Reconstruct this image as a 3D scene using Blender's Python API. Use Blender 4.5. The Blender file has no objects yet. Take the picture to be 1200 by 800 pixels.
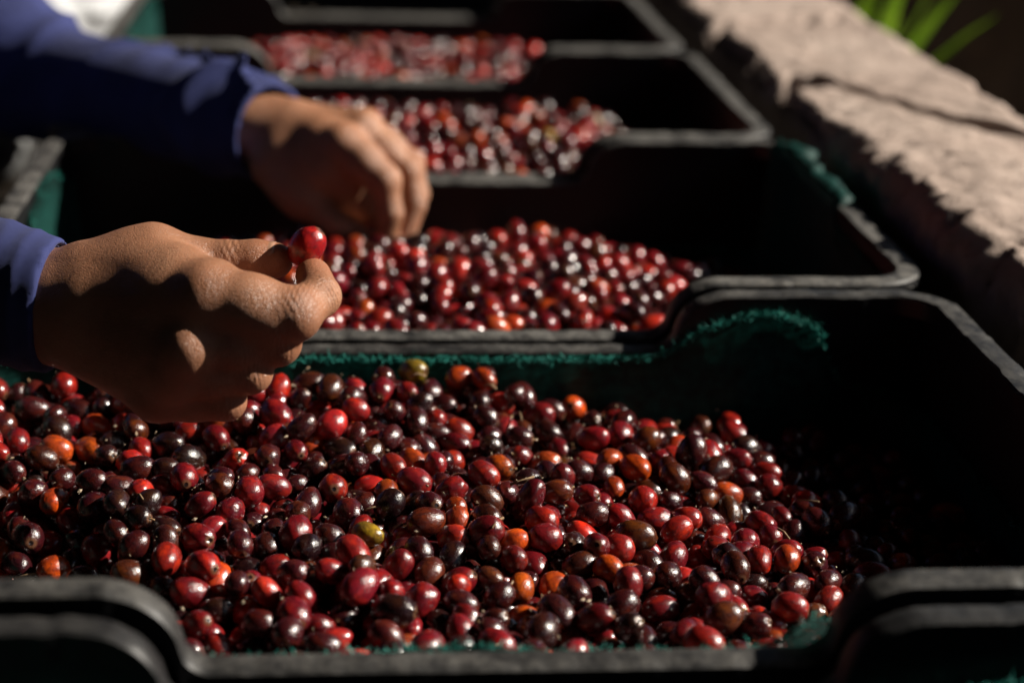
import bpy, math, random
import numpy as np
from mathutils import Vector, Matrix, noise as mnoise
from mathutils.kdtree import KDTree

random.seed(7)
rng = np.random.default_rng(7)
S = bpy.context.scene
COL = S.collection

# ------------------------------------------------------------------ camera
# x runs along the crates' long side, y away along the row, z = 0 is the low rim of the crates
YAW, PIT, ROL = .0946, .3255, .0306
CAM = Vector((-.0645, -.6785, .3661))
FW = Vector((math.sin(YAW)*math.cos(PIT), math.cos(YAW)*math.cos(PIT), -math.sin(PIT)))
RT = Vector((math.cos(YAW), -math.sin(YAW), 0)); UP = RT.cross(FW)
R2 = RT*math.cos(ROL) + UP*math.sin(ROL); U2 = UP*math.cos(ROL) - RT*math.sin(ROL)
cd = bpy.data.cameras.new('camera'); cam = bpy.data.objects.new('camera', cd); COL.objects.link(cam)
M = Matrix((R2, U2, -FW)).transposed().to_4x4(); M.translation = CAM
cam.matrix_world = M
cd.sensor_width = 36; cd.lens = 66.49; cd.clip_start = .02; cd.clip_end = 400
cd.dof.use_dof = True; cd.dof.focus_distance = .955; cd.dof.aperture_fstop = 4.3; cd.dof.aperture_blades = 9
S.camera = cam

# ------------------------------------------------------------------ sky, sun, exposure
SUN_DIR = Vector((.81, .045, .525)).normalized()
el = math.asin(SUN_DIR.z); az = math.atan2(SUN_DIR.x, SUN_DIR.y)
W = bpy.data.worlds.new('World'); S.world = W; W.use_nodes = True
nt = W.node_tree; bg = nt.nodes['Background']
sky = nt.nodes.new('ShaderNodeTexSky'); sky.sky_type = 'NISHITA'; sky.sun_disc = False
sky.sun_elevation = el; sky.sun_rotation = az
nt.links.new(sky.outputs[0], bg.inputs[0]); bg.inputs[1].default_value = .05
sl = bpy.data.lights.new('sun', 'SUN'); sl.energy = 5; sl.angle = math.radians(.5); sl.color = (1, .93, .82)
sun = bpy.data.objects.new('sun', sl); COL.objects.link(sun)
sun.rotation_euler = SUN_DIR.to_track_quat('Z', 'Y').to_euler()
S.view_settings.view_transform = 'Standard'; S.view_settings.look = 'None'
S.view_settings.exposure = .70; S.view_settings.gamma = 1; S.view_settings.use_curve_mapping = False
S.render.engine = 'CYCLES'

ZG = -.24          # ground
RISE = .035        # raised crate corners above the low rim
PITCH = .41        # crate spacing

# ------------------------------------------------------------------ helpers
def tag(o, label=None, cat=None, group=None, kind=None):
    for k, v in (('label', label), ('category', cat), ('group', group), ('kind', kind)):
        if v: o[k] = v
    return o
def empty(name, loc=(0, 0, 0)):
    o = bpy.data.objects.new(name, None); o.location = loc; o.empty_display_size = .05; COL.objects.link(o); return o
def mk_mesh(name, V, F, smooth=True, mat=None):
    V = np.asarray(V, np.float32); m = bpy.data.meshes.new(name)
    if isinstance(F, np.ndarray):
        n, k = F.shape
        m.vertices.add(len(V)); m.vertices.foreach_set('co', V.ravel())
        m.loops.add(n*k); m.loops.foreach_set('vertex_index', F.astype(np.int32).ravel())
        m.polygons.add(n); m.polygons.foreach_set('loop_start', np.arange(0, n*k, k, dtype=np.int32))
        m.update(calc_edges=True)
    else:
        m.from_pydata(V.tolist(), [], F); m.update()
    m.validate()
    m.polygons.foreach_set('use_smooth', np.full(len(m.polygons), smooth)); m.update()
    if mat: m.materials.append(mat)
    return m
def ob(name, mesh, parent=None):
    o = bpy.data.objects.new(name, mesh); COL.objects.link(o)
    if parent:
        o.parent = parent
        if parent.type == 'EMPTY': o.matrix_parent_inverse = Matrix.Translation(-Vector(parent.location))
    return o
def attr(m, name, data, typ='FLOAT_VECTOR'):
    a = m.attributes.new(name, typ, 'POINT')
    a.data.foreach_set('vector' if typ == 'FLOAT_VECTOR' else ('color' if typ == 'FLOAT_COLOR' else 'value'), np.asarray(data, np.float32).ravel())
def sm(a, b, x):
    t = min(max((x-a)/(b-a), 0), 1); return t*t*(3-2*t)
class MB:                                   # collects simple shapes for one mesh
    def __init__(s): s.V = []; s.F = []
    def add(s, V, F):
        b = len(s.V); s.V += [tuple(v) for v in V]; s.F += [tuple(i+b for i in f) for f in F]
    def box(s, a, b):
        x0, y0, z0 = a; x1, y1, z1 = b
        s.add([(x0,y0,z0),(x1,y0,z0),(x1,y1,z0),(x0,y1,z0),(x0,y0,z1),(x1,y0,z1),(x1,y1,z1),(x0,y1,z1)],
              [(3,2,1,0),(4,5,6,7),(0,1,5,4),(1,2,6,5),(2,3,7,6),(3,0,4,7)])
    def tube(s, pts, rad, n=6):
        pts = [Vector(p) for p in pts]; rings = []
        for i, p in enumerate(pts):
            t = (pts[min(i+1, len(pts)-1)] - pts[max(i-1, 0)]).normalized()
            a = t.orthogonal().normalized() if i == 0 else (rings[-1][1] - t*rings[-1][1].dot(t)).normalized()
            rings.append((p, a, t))
        V = []; F = []
        for i, (p, a, t) in enumerate(rings):
            r = rad[i] if hasattr(rad, '__len__') else rad; b = t.cross(a)
            for k in range(n):
                g = 2*math.pi*k/n; V.append(p + a*r*math.cos(g) + b*r*math.sin(g))
        for i in range(len(pts)-1):
            for k in range(n): F.append((i*n+k, i*n+(k+1) % n, (i+1)*n+(k+1) % n, (i+1)*n+k))
        F.append(tuple(range(n))[::-1]); F.append(tuple(range((len(pts)-1)*n, len(pts)*n)))
        s.add(V, F)
    def mesh(s, name, mat, smooth=False): return mk_mesh(name, s.V, s.F, smooth, mat)

class NT:                                   # small node-tree writer
    def __init__(s, name):
        s.mat = bpy.data.materials.new(name); s.mat.use_nodes = True; s.t = s.mat.node_tree
        s.b = s.t.nodes['Principled BSDF']; s.out = s.t.nodes['Material Output']
    def n(s, typ, ins=None, **kw):
        x = s.t.nodes.new('ShaderNode'+typ)
        for k, v in kw.items(): setattr(x, k, v)
        for k, v in (ins or {}).items():
            if isinstance(v, bpy.types.NodeSocket): s.t.links.new(v, x.inputs[k])
            else: x.inputs[k].default_value = v
        return x
    def math(s, op, a, b=0., c=None):
        d = {0: a, 1: b}
        if c is not None: d[2] = c
        return s.n('Math', d, operation=op).outputs[0]
    def noise(s, vec, scale, detail=4, rough=.55):
        return s.n('TexNoise', {'Vector': vec, 'Scale': scale, 'Detail': detail, 'Roughness': rough}).outputs[0]
    def ramp(s, fac, stops):
        r = s.n('ValToRGB', {0: fac}); e = r.color_ramp.elements
        while len(e) < len(stops): e.new(.5)
        for x, (p, c) in zip(e, stops): x.position = p; x.color = c if len(c) == 4 else (*c, 1)
        return r.outputs[0]
    def mix(s, fac, a, b, mode='MIX'):
        return s.n('MixRGB', {0: fac, 1: a, 2: b}, blend_type=mode).outputs[0]
    def rng(s, v, a, b, c=0., d=1.):
        return s.n('MapRange', {0: v, 1: a, 2: b, 3: c, 4: d}).outputs[0]
    def set(s, **kw):
        for k, v in kw.items():
            k = k.replace('_', ' ')
            if isinstance(v, bpy.types.NodeSocket): s.t.links.new(v, s.b.inputs[k])
            else: s.b.inputs[k].default_value = v
    def bump(s, h, strength, dist):
        s.t.links.new(s.n('Bump', {'Height': h, 'Strength': strength, 'Distance': dist}).outputs[0], s.b.inputs['Normal'])
def c4(r, g, b): return (r, g, b, 1)

# ------------------------------------------------------------------ materials
def cherry_material(name, per_object):
    t = NT(name)
    lc = t.n('Attribute', attribute_name='lc').outputs['Vector']
    if per_object:
        oi = t.n('ObjectInfo'); col = oi.outputs['Color']; rnd = oi.outputs['Random']
    else:
        col = t.n('Attribute', attribute_name='tint').outputs['Color']
        rnd = t.n('Attribute', attribute_name='rnd').outputs['Fac']
    off = t.n('CombineXYZ', {0: t.math('MULTIPLY', rnd, 57.), 1: t.math('MULTIPLY', rnd, 131.), 2: t.math('MULTIPLY', rnd, 23.)}).outputs[0]
    p = t.n('VectorMath', {0: lc, 1: off}, operation='ADD').outputs[0]
    big = t.noise(p, 1.1, 2, .5); mid = t.noise(p, 3.2, 5, .62); fine = t.noise(p, 11, 4, .6)
    z = t.n('SeparateXYZ', {0: lc}).outputs[2]
    # ripeness: one side of the fruit is darker or more orange than the other
    warm = t.mix(1., col, c4(1.9, 2.1, .9), 'MULTIPLY')
    dark = t.mix(1., col, c4(.33, .36, .5), 'MULTIPLY')
    c = t.mix(t.rng(big, .46, .66), col, warm)
    c = t.mix(t.math('MULTIPLY', t.rng(mid, .47, .66), .85), c, dark)
    c = t.mix(t.math('MULTIPLY', t.rng(fine, .62, .7), .35), c, c4(.10, .045, .03))
    # calyx end: brown ring and scar
    c = t.mix(t.math('MULTIPLY', t.rng(z, .90, .955), .85), c, c4(.13, .058, .03))
    c = t.mix(t.rng(z, .982, .992), c, c4(.012, .006, .005))
    c = t.mix(t.rng(z, 1.04, 1.08), c, c4(.28, .17, .085))
    t.set(Base_Color=c, Roughness=t.rng(mid, .3, .7, .15, .33), Specular_IOR_Level=.55)
    t.b.inputs['Coat Weight'].default_value = .35; t.b.inputs['Coat Roughness'].default_value = .13
    h = t.math('ADD', t.math('MULTIPLY', mid, .8), t.math('MULTIPLY', fine, .25))
    t.bump(h, .42 if per_object else .28, .0013 if per_object else .0009)
    return t.mat
M_CH = cherry_material('cherry_skin', True)
M_CHS = cherry_material('cherry_skin_heap', False)

def plastic():
    t = NT('black_plastic'); g = t.n('NewGeometry'); pos = g.outputs['Position']
    nz = t.n('SeparateXYZ', {0: g.outputs['Normal']}).outputs[2]
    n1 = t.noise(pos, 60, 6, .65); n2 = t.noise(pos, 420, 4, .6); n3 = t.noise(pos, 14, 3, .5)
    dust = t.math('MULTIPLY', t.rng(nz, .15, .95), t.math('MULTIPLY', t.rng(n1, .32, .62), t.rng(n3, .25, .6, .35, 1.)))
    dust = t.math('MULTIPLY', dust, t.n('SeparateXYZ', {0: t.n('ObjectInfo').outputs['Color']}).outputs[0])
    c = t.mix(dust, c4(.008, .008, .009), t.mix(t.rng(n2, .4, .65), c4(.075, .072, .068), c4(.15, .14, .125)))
    t.set(Base_Color=c, Roughness=t.rng(dust, 0, 1, .42, .75), Specular_IOR_Level=.35)
    t.bump(t.math('ADD', n1, t.math('MULTIPLY', n2, .5)), .4, .0012)
    return t.mat
M_PL = plastic()

def net():
    t = NT('green_net'); uv = t.n('Attribute', attribute_name='st').outputs['Vector']
    s = t.n('SeparateXYZ', {0: uv}); pos = t.n('NewGeometry').outputs['Position']
    w = t.noise(pos, 90, 2)
    def thread(x, f):
        a = t.math('FRACT', t.math('ADD', t.math('MULTIPLY', x, f), w))
        return t.math('LESS_THAN', t.math('ABSOLUTE', t.math('SUBTRACT', a, .5)), .36)
    m = t.math('MAXIMUM', thread(s.outputs[0], 430.), thread(s.outputs[1], 300.))
    c = t.mix(t.rng(t.noise(pos, 130, 4), .3, .7), c4(.0015, .020, .017), c4(.006, .075, .062))
    t.set(Base_Color=c, Roughness=.6, Specular_IOR_Level=.3)
    tr = t.n('BsdfTranslucent', {0: c}); mx = t.n('MixShader', {0: .22, 1: t.b.outputs[0], 2: tr.outputs[0]})
    tp = t.n('BsdfTransparent'); m2 = t.n('MixShader', {0: m, 1: tp.outputs[0], 2: mx.outputs[0]})
    t.t.links.new(m2.outputs[0], t.out.inputs[0])
    return t.mat
M_NET = net()
def simple(name, stops, scale=30, rough=.8, bump=.4, bd=.002, spec=.3, transl=0):
    t = NT(name); pos = t.n('NewGeometry').outputs['Position']; n = t.noise(pos, scale, 6, .62)
    c = t.ramp(n, stops); t.set(Base_Color=c, Roughness=rough, Specular_IOR_Level=spec); t.bump(n, bump, bd)
    if transl:
        tr = t.n('BsdfTranslucent', {0: c}); mx = t.n('MixShader', {0: transl, 1: t.b.outputs[0], 2: tr.outputs[0]})
        t.t.links.new(mx.outputs[0], t.out.inputs[0])
    return t.mat
M_FIB = simple('net_thread', [(.3, c4(.015, .17, .14)), (.7, c4(.05, .42, .34))], 200, .6, 0)
M_EARTH = simple('dark_soil', [(.3, c4(.018, .013, .008)), (.7, c4(.055, .038, .024))], 18, .95, .7, .02)
M_BLOCK_HILL = simple('sky_block_scrub', [(.3, c4(.018, .028, .010)), (.7, c4(.04, .055, .02))], 3, .95, .8, .1)
M_WOOD = simple('sky_block_wood', [(.3, c4(.03, .024, .02)), (.7, c4(.07, .055, .045))], 12, .85)
M_LEAF = simple('grass_leaf', [(.3, c4(.10, .21, .010)), (.7, c4(.20, .33, .02))], 25, .45, .1, .001, .4, .5)
M_TWIG = simple('dry_stem', [(.3, c4(.12, .07, .035)), (.7, c4(.3, .2, .11))], 300, .8)
M_HUSK = simple('husk', [(.3, c4(.25, .16, .09)), (.7, c4(.55, .45, .33))], 200, .7)
M_SACK = simple('white_sack', [(.3, c4(.55, .56, .58)), (.7, c4(.75, .76, .78))], 25, .55, .5, .006)
M_STONE = simple('grey_stone', [(.3, c4(.16, .16, .16)), (.7, c4(.3, .3, .3))], 30, .85)
M_TROUS = simple('dark_cloth', [(.3, c4(.015, .016, .02)), (.7, c4(.03, .032, .04))], 60, .9)
M_HAIR = simple('black_hair', [(.3, c4(.006, .005, .004)), (.7, c4(.02, .016, .012))], 200, .5)
M_EYE = simple('eye_white', [(.3, c4(.6, .58, .55)), (.7, c4(.65, .63, .6))], 10, .2, 0)
M_BOOT = simple('boot_rubber', [(.3, c4(.015, .014, .013)), (.7, c4(.03, .028, .026))], 40, .6)

def concrete():
    t = NT('weathered_concrete'); pos = t.n('NewGeometry').outputs['Position']
    n1 = t.noise(pos, 9, 6, .6); n2 = t.noise(pos, 70, 6, .7); n3 = t.noise(pos, 420, 4, .65)
    c = t.ramp(n1, [(.3, c4(.36, .275, .232)), (.55, c4(.455, .355, .302)), (.75, c4(.52, .42, .36))])
    c = t.mix(t.math('MULTIPLY', t.rng(n2, .52, .72), .55), c, c4(.17, .125, .10))
    c = t.mix(t.math('MULTIPLY', t.rng(n3, .6, .72), .5), c, c4(.15, .11, .09))
    c = t.mix(t.math('MULTIPLY', t.rng(n3, .38, .28), .35), c, c4(.62, .54, .47))
    t.set(Base_Color=c, Roughness=.92, Specular_IOR_Level=.2)
    t.bump(t.math('ADD', t.math('MULTIPLY', n2, 1.), t.math('MULTIPLY', n3, .35)), .7, .005)
    return t.mat
M_CONC = concrete()
def skin():
    t = NT('skin'); pos = t.n('NewGeometry').outputs['Position']
    n1 = t.noise(pos, 28, 4, .55); n2 = t.noise(pos, 160, 5, .6); n4 = t.noise(pos, 900, 3, .6)
    red = t.n('Attribute', attribute_name='red').outputs['Fac']
    c = t.ramp(n1, [(.3, c4(.275, .122, .066)), (.55, c4(.365, .170, .095)), (.75, c4(.41, .205, .118))])
    c = t.mix(t.math('MULTIPLY', t.rng(n2, .55, .7), .4), c, c4(.20, .085, .045))
    c = t.mix(t.math('MULTIPLY', red, .75), c, c4(.36, .115, .052))
    vo = t.n('TexVoronoi', {'Vector': t.n('VectorMath', {0: pos, 1: t.n('VectorMath', {0: t.n('TexNoise', {'Vector': pos, 'Scale': 300.}).outputs[1], 'Scale': .004}, operation='SCALE').outputs[0]}, operation='ADD').outputs[0], 'Scale': 900.}, feature='DISTANCE_TO_EDGE')
    cre = t.math('MINIMUM', vo.outputs['Distance'], .22)
    wr = t.n('Attribute', attribute_name='wrinkle').outputs['Fac']
    h = t.math('ADD', t.math('MULTIPLY', cre, 1.7), t.math('MULTIPLY', n4, .2))
    h = t.math('ADD', h, t.math('MULTIPLY', n2, .6))
    h = t.math('ADD', h, t.math('MULTIPLY', wr, 1.5))
    t.set(Base_Color=c, Roughness=t.rng(n2, .3, .7, .33, .5), Specular_IOR_Level=.5, Subsurface_Weight=.12, Subsurface_Scale=.004)
    t.b.inputs['Subsurface Radius'].default_value = (1, .35, .2)
    t.bump(h, .5, .0009)
    return t.mat
M_SKIN = skin()
M_NAIL = simple('fingernail', [(.3, c4(.30, .155, .095)), (.7, c4(.36, .20, .13))], 200, .3, .1, .0005, .5)
def cloth():
    t = NT('blue_cotton'); pos = t.n('NewGeometry').outputs['Position']
    n = t.noise(pos, 25, 5, .6); s = t.n('SeparateXYZ', {0: pos})
    tw = t.math('SINE', t.math('MULTIPLY', t.math('ADD', s.outputs[0], t.math('ADD', s.outputs[1], s.outputs[2])), 5200.))
    c = t.ramp(n, [(.3, c4(.018, .024, .088)), (.7, c4(.033, .042, .145))])
    t.set(Base_Color=c, Roughness=.85, Specular_IOR_Level=.25, Sheen_Weight=.06)
    t.bump(t.math('ADD', t.math('MULTIPLY', n, 2.), t.math('MULTIPLY', tw, .12)), .4, .0012)
    return t.mat
M_CLOTH = cloth()

# ------------------------------------------------------------------ ground and earth bank
gx = np.concatenate([np.linspace(-300, -4, 14), np.linspace(-3.5, .56, 24), np.linspace(.6, 2.6, 60), np.linspace(3, 300, 16)])
gy = np.concatenate([np.linspace(-300, -3, 12), np.linspace(-2.5, 6, 90), np.linspace(7, 300, 14)])
V = []
for y in gy:
    for x in gx:
        t = min(max((x-.95-.05*math.sin(y*2.1))/.5, 0), 1); t = t*t*(3-2*t)
        z = ZG + .52*t + (.03*mnoise.noise((x*4, y*4, 0)) + .012*mnoise.noise((x*17, y*17, 3)))*(1 if x > .6 else .25)
        V.append((x, y, z))
n = len(gx); F = np.array([(j*n+i, j*n+i+1, (j+1)*n+i+1, (j+1)*n+i) for j in range(len(gy)-1) for i in range(n-1)])
tag(ob('ground', mk_mesh('ground', V, F, True, M_EARTH)), kind='structure')

V = []; hxs = np.linspace(3.2, 14, 40); hys = np.linspace(-14, 18, 60)  # unseen slope on the right, added to cut the low sky light
for y in hys:
    for x in hxs:
        t = (x-3.2)/10.8; V.append((x, y, ZG-.1 + 6.6*(1-(1-t)**1.5) + .35*mnoise.noise((x*.6, y*.6, 5)) + .12*mnoise.noise((x*2.3, y*2.3, 8))))
n = len(hxs); F = np.array([(j*n+i, j*n+i+1, (j+1)*n+i+1, (j+1)*n+i) for j in range(len(hys)-1) for i in range(n-1)])
tag(ob('sky_block_hill', mk_mesh('sky_block_hill', V, F, True, M_BLOCK_HILL)), kind='structure')

# ------------------------------------------------------------------ the low concrete wall beside the crates
XI, XO, ZW = .330, .520, .047
def fbm(p, o=5):
    return mnoise.fractal(p, .75, 2.1, o)
def crack_a(x):   # the big broken joint across the wall
    t = (x-XI)/(XO-XI)
    return 1.012 + .012*math.sin(t*9) - (.0 if t < .28 else .02) - .52*max(t-.3, 0)*(XO-XI)/.16*.9*.28 - .26*max(t-.3, 0) + .012*mnoise.noise((x*60, 2, 0))
def crack_b(x):
    t = (x-XI)/(XO-XI); return 1.335 + .07*t + .012*mnoise.noise((x*50, 7, 0))
def crack_c(x): return 2.05 + .03*mnoise.noise((x*30, 11, 0))
def crack_0(x): return -.55
def crack_1(x): return .30 + .03*mnoise.noise((x*40, 17, 0))
wall = empty('concrete_wall', ((XI+XO)/2, 1, ZG))
tag(wall, 'low weathered concrete wall with cracked crumbling top running beside the crates', 'wall')
def slab(y0f, y1f, seed, g0, g1, ny, dip=0):
    us = [('i', z) for z in np.linspace(ZG-.02, ZW-.012, 16)] + [('t', x) for x in np.linspace(XI, XO, 52)] + [('o', z) for z in np.linspace(ZW-.012, ZG-.02, 12)]
    V = []
    for j in range(ny):
        s = j/(ny-1)
        for kind, q in us:
            x = XI if kind == 'i' else XO if kind == 'o' else q
            ya = y0f(x)+g0(x); yb = y1f(x)-g1(x); y = ya + (yb-ya)*s
            if kind == 't':
                e = min(x-XI, XO-x)
                hump = math.exp(-((y-.58)/.2)**4); z = ZW + .016*hump*(1-sm(.38, .50, x)) + .0042*fbm((x*18, y*18, seed)) + .0016*fbm((x*110, y*110, seed+5))
                pit = mnoise.noise((x*75, y*75, seed+9)); near = max(0, 1-(x-XI)/.045)
                if pit > .15: z -= (pit-.15)*.02*near
                z -= .016*max(0, 1-e/.014)**2
                d = min(y-ya, yb-y); z -= .003*max(0, 1-d/.006)**2
                z -= dip*(1-sm(0, .05, yb-y))*(1-.6*sm(.40, .50, x))*(.8+.5*mnoise.noise((x*60, 1, seed)))
                if s in (0, 1): z = ZW-.03
            else:
                z = q
                if s in (0, 1): z = min(q, ZW-.03)
            if kind != 't' or e < .03:
                k = 1 if kind != 't' else 1-e/.03
                a = .009*fbm((y*7, z*7, seed+20)) + .0075*fbm((y*60, z*45, seed+30), 6) - (.007*math.exp(-((y-.58)/.2)**4) if x < .45 else 0)
                x += (a if x < .45 else -a*.9)*k
            V.append((x, y, z))
    n = len(us)
    F = [(j*n+i, j*n+i+1, (j+1)*n+i+1, (j+1)*n+i) for j in range(ny-1) for i in range(n-1)]
    F = [f[::-1] for f in F] + [tuple(range(n)), tuple(range((ny-1)*n, ny*n))[::-1]]
    ob('slab', mk_mesh('slab', V, F, True, M_CONC), wall)
zero = lambda x: .0
gap_a = lambda x: max(.0012, .014 - .008*sm(XI, .39, x) - .004*sm(.40, .48, x) + .003*mnoise.noise((x*70, 3, 3)))
thin = lambda x: .0012
half = lambda x: .010-.005*sm(.36, .5, x)
slab(crack_0, crack_1, 1, zero, thin, 110)
slab(crack_1, crack_a, 6, thin, gap_a, 150, .015)
slab(crack_a, crack_b, 13, gap_a, half, 80, .012)
slab(crack_b, crack_c, 22, half, thin, 100)
slab(crack_c, lambda x: 4.2, 31, thin, zero, 120)

# ------------------------------------------------------------------ crates
XH, A0, C0 = .299, .132, .166      # half length, half width of the low middle, start of the raised corner
def rim_z(x, rise=RISE, tilt=0):
    x = abs(x)
    if x >= C0: return rise
    if x <= A0-.012: return 0
    if x > A0:
        t = (C0-x)/(C0-A0); return rise*(.22+.78*math.sqrt(max(0, 1-t*t)))
    t = (x-(A0-.012))/.012; return rise*.22*t*t
def perimeter(hx, y0, y1, r, n_long=200, n_short=50):
    """closed loop of (x, y, outward normal); denser where the rim rises"""
    P = []
    xs = np.linspace(-(hx-r), hx-r, n_long)
    for x in xs: P.append((x, y0, 0, -1))
    for k in range(1, 8):
        a = -math.pi/2 + math.pi/2*k/8; P.append((hx-r+r*math.cos(a), y0+r+r*math.sin(a), math.cos(a), math.sin(a)))
    for y in np.linspace(y0+r, y1-r, n_short): P.append((hx, y, 1, 0))
    for k in range(1, 8):
        a = math.pi/2*k/8; P.append((hx-r+r*math.cos(a), y1-r+r*math.sin(a), math.cos(a), math.sin(a)))
    for x in xs[::-1]: P.append((x, y1, 0, 1))
    for k in range(1, 8):
        a = math.pi/2 + math.pi/2*k/8; P.append((-hx+r+r*math.cos(a), y1-r+r*math.sin(a), math.cos(a), math.sin(a)))
    for y in np.linspace(y1-r, y0+r, n_short): P.append((-hx, y, -1, 0))
    for k in range(1, 8):
        a = math.pi + math.pi/2*k/8; P.append((-hx+r+r*math.cos(a), y0+r+r*math.sin(a), math.cos(a), math.sin(a)))
    return P
def crate_mesh_parts():
    """meshes of one crate, its near rim at y = 0"""
    y0, y1 = .0125, .3975
    out = []
    # rim: a rolled lip swept round the top edge
    prof = [(-.005, -.010), (-.0052, .0006), (-.0040, .0020), (.0020, .0026), (.0086, .0018), (.0102, .0002), (.0104, -.012), (.0085, -.012), (.0082, -.005), (-.002, -.006)]
    P = perimeter(XH-.011, y0, y1, .03); V = []; n = len(prof)
    for i, (x, y, nx, ny) in enumerate(P):
        w = .0006*mnoise.noise((x*40, y*40, 1)) + .0005*mnoise.noise((x*170, y*170, 4))
        for a, b in prof: V.append((x+nx*(a+w), y+ny*(a+w), rim_z(x)*1. + b + w - .003))
    m = len(P)
    F = [(i*n+k, ((i+1) % m)*n+k, ((i+1) % m)*n+(k+1) % n, i*n+(k+1) % n) for i in range(m) for k in range(n)]
    rm = mk_mesh('rim', V, F, True, M_PL); rm.set_sharp_from_angle(angle=math.radians(38)); out.append(('rim', rm))
    # long panels: solid top band that follows the rim, slotted middle, solid foot
    for yy, sgn in ((y0, 1), (y1, -1)):
        b = MB(); xs = np.linspace(-XH+.012, XH-.012, 92)
        ya, yb = (yy-.002, yy+.003) if sgn > 0 else (yy-.003, yy+.002)
        for xa, xb in zip(xs[:-1], xs[1:]):
            za, zb = rim_z(xa)-.006, rim_z(xb)-.006
            b.add([(xa,ya,-.055),(xb,ya,-.055),(xb,yb,-.055),(xa,yb,-.055),(xa,ya,za),(xb,ya,zb),(xb,yb,zb),(xa,yb,za)],
                  [(3,2,1,0),(4,5,6,7),(0,1,5,4),(2,3,7,6)])
        for k in range(24):
            xc = -XH+.02 + k*(2*XH-.04)/23; b.box((xc-.008, ya, -.19), (xc+.008, yb, -.0552))
        b.box((-XH+.012, ya, ZG+.012), (XH-.012, yb, -.1902))
        b.box((-XH+.013, ya-.002, -.125), (XH-.013, yb+.002, -.117))
        out.append(('long_panel', b.mesh('long_panel', M_PL)))
    for sx in (-1, 1):
        b = MB(); xc = sx*(XH-.0115)
        b.box((xc-.0025, y0+.0035, -.05), (xc+.0025, y1-.0035, RISE-.006))
        for k in range(16):
            yc = y0+.012+k*(y1-y0-.024)/15; b.box((xc-.0025, yc-.008, -.19), (xc+.0025, yc+.008, -.0502))
        b.box((xc-.0025, y0+.0035, ZG+.012), (xc+.0025, y1-.0035, -.1902))
        out.append(('end_panel', b.mesh('end_panel', M_PL)))
    b = MB(); b.box((-XH+.009, y0-.001, ZG), (XH-.009, y1+.001, ZG+.0118))
    out.append(('base', b.mesh('base', M_PL)))
    for sx in (-1, 1):
        for yy in (y0, y1):
            b = MB(); b.box((sx*(XH-.006)-.006, yy-.006, ZG+.012), (sx*(XH-.006)+.006, yy+.006, RISE-.012))
            out.append(('corner_post', b.mesh('corner_post', M_PL)))
    return out
PARTS = crate_mesh_parts()
CR_LABEL = ['black plastic crate holding no cherries, sagging green net along its inner side',
            'black plastic crate brimming with cherries below the hand that pinches one cherry',
            'black plastic crate of cherries that the reaching fingers dip into',
            'black plastic crate of cherries adjoining the one the fingers dip into',
            'black plastic crate of cherries next to the empty one at the row end',
            'empty black plastic crate at the far end of the row']
CR_OFF = [(.0, -PITCH-.018, 0), (.004, -.006, 0), (.003, PITCH, 0), (-.004, 2*PITCH, 0), (-.008, 3*PITCH, 0), (-.010, 4*PITCH, 0)]
crates = []
for i, off in enumerate(CR_OFF):
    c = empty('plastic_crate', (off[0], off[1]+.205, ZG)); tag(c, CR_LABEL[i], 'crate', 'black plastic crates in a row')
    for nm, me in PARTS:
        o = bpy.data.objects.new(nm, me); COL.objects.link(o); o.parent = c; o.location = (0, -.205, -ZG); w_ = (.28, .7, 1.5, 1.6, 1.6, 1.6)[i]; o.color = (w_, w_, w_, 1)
    crates.append(c)

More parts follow.
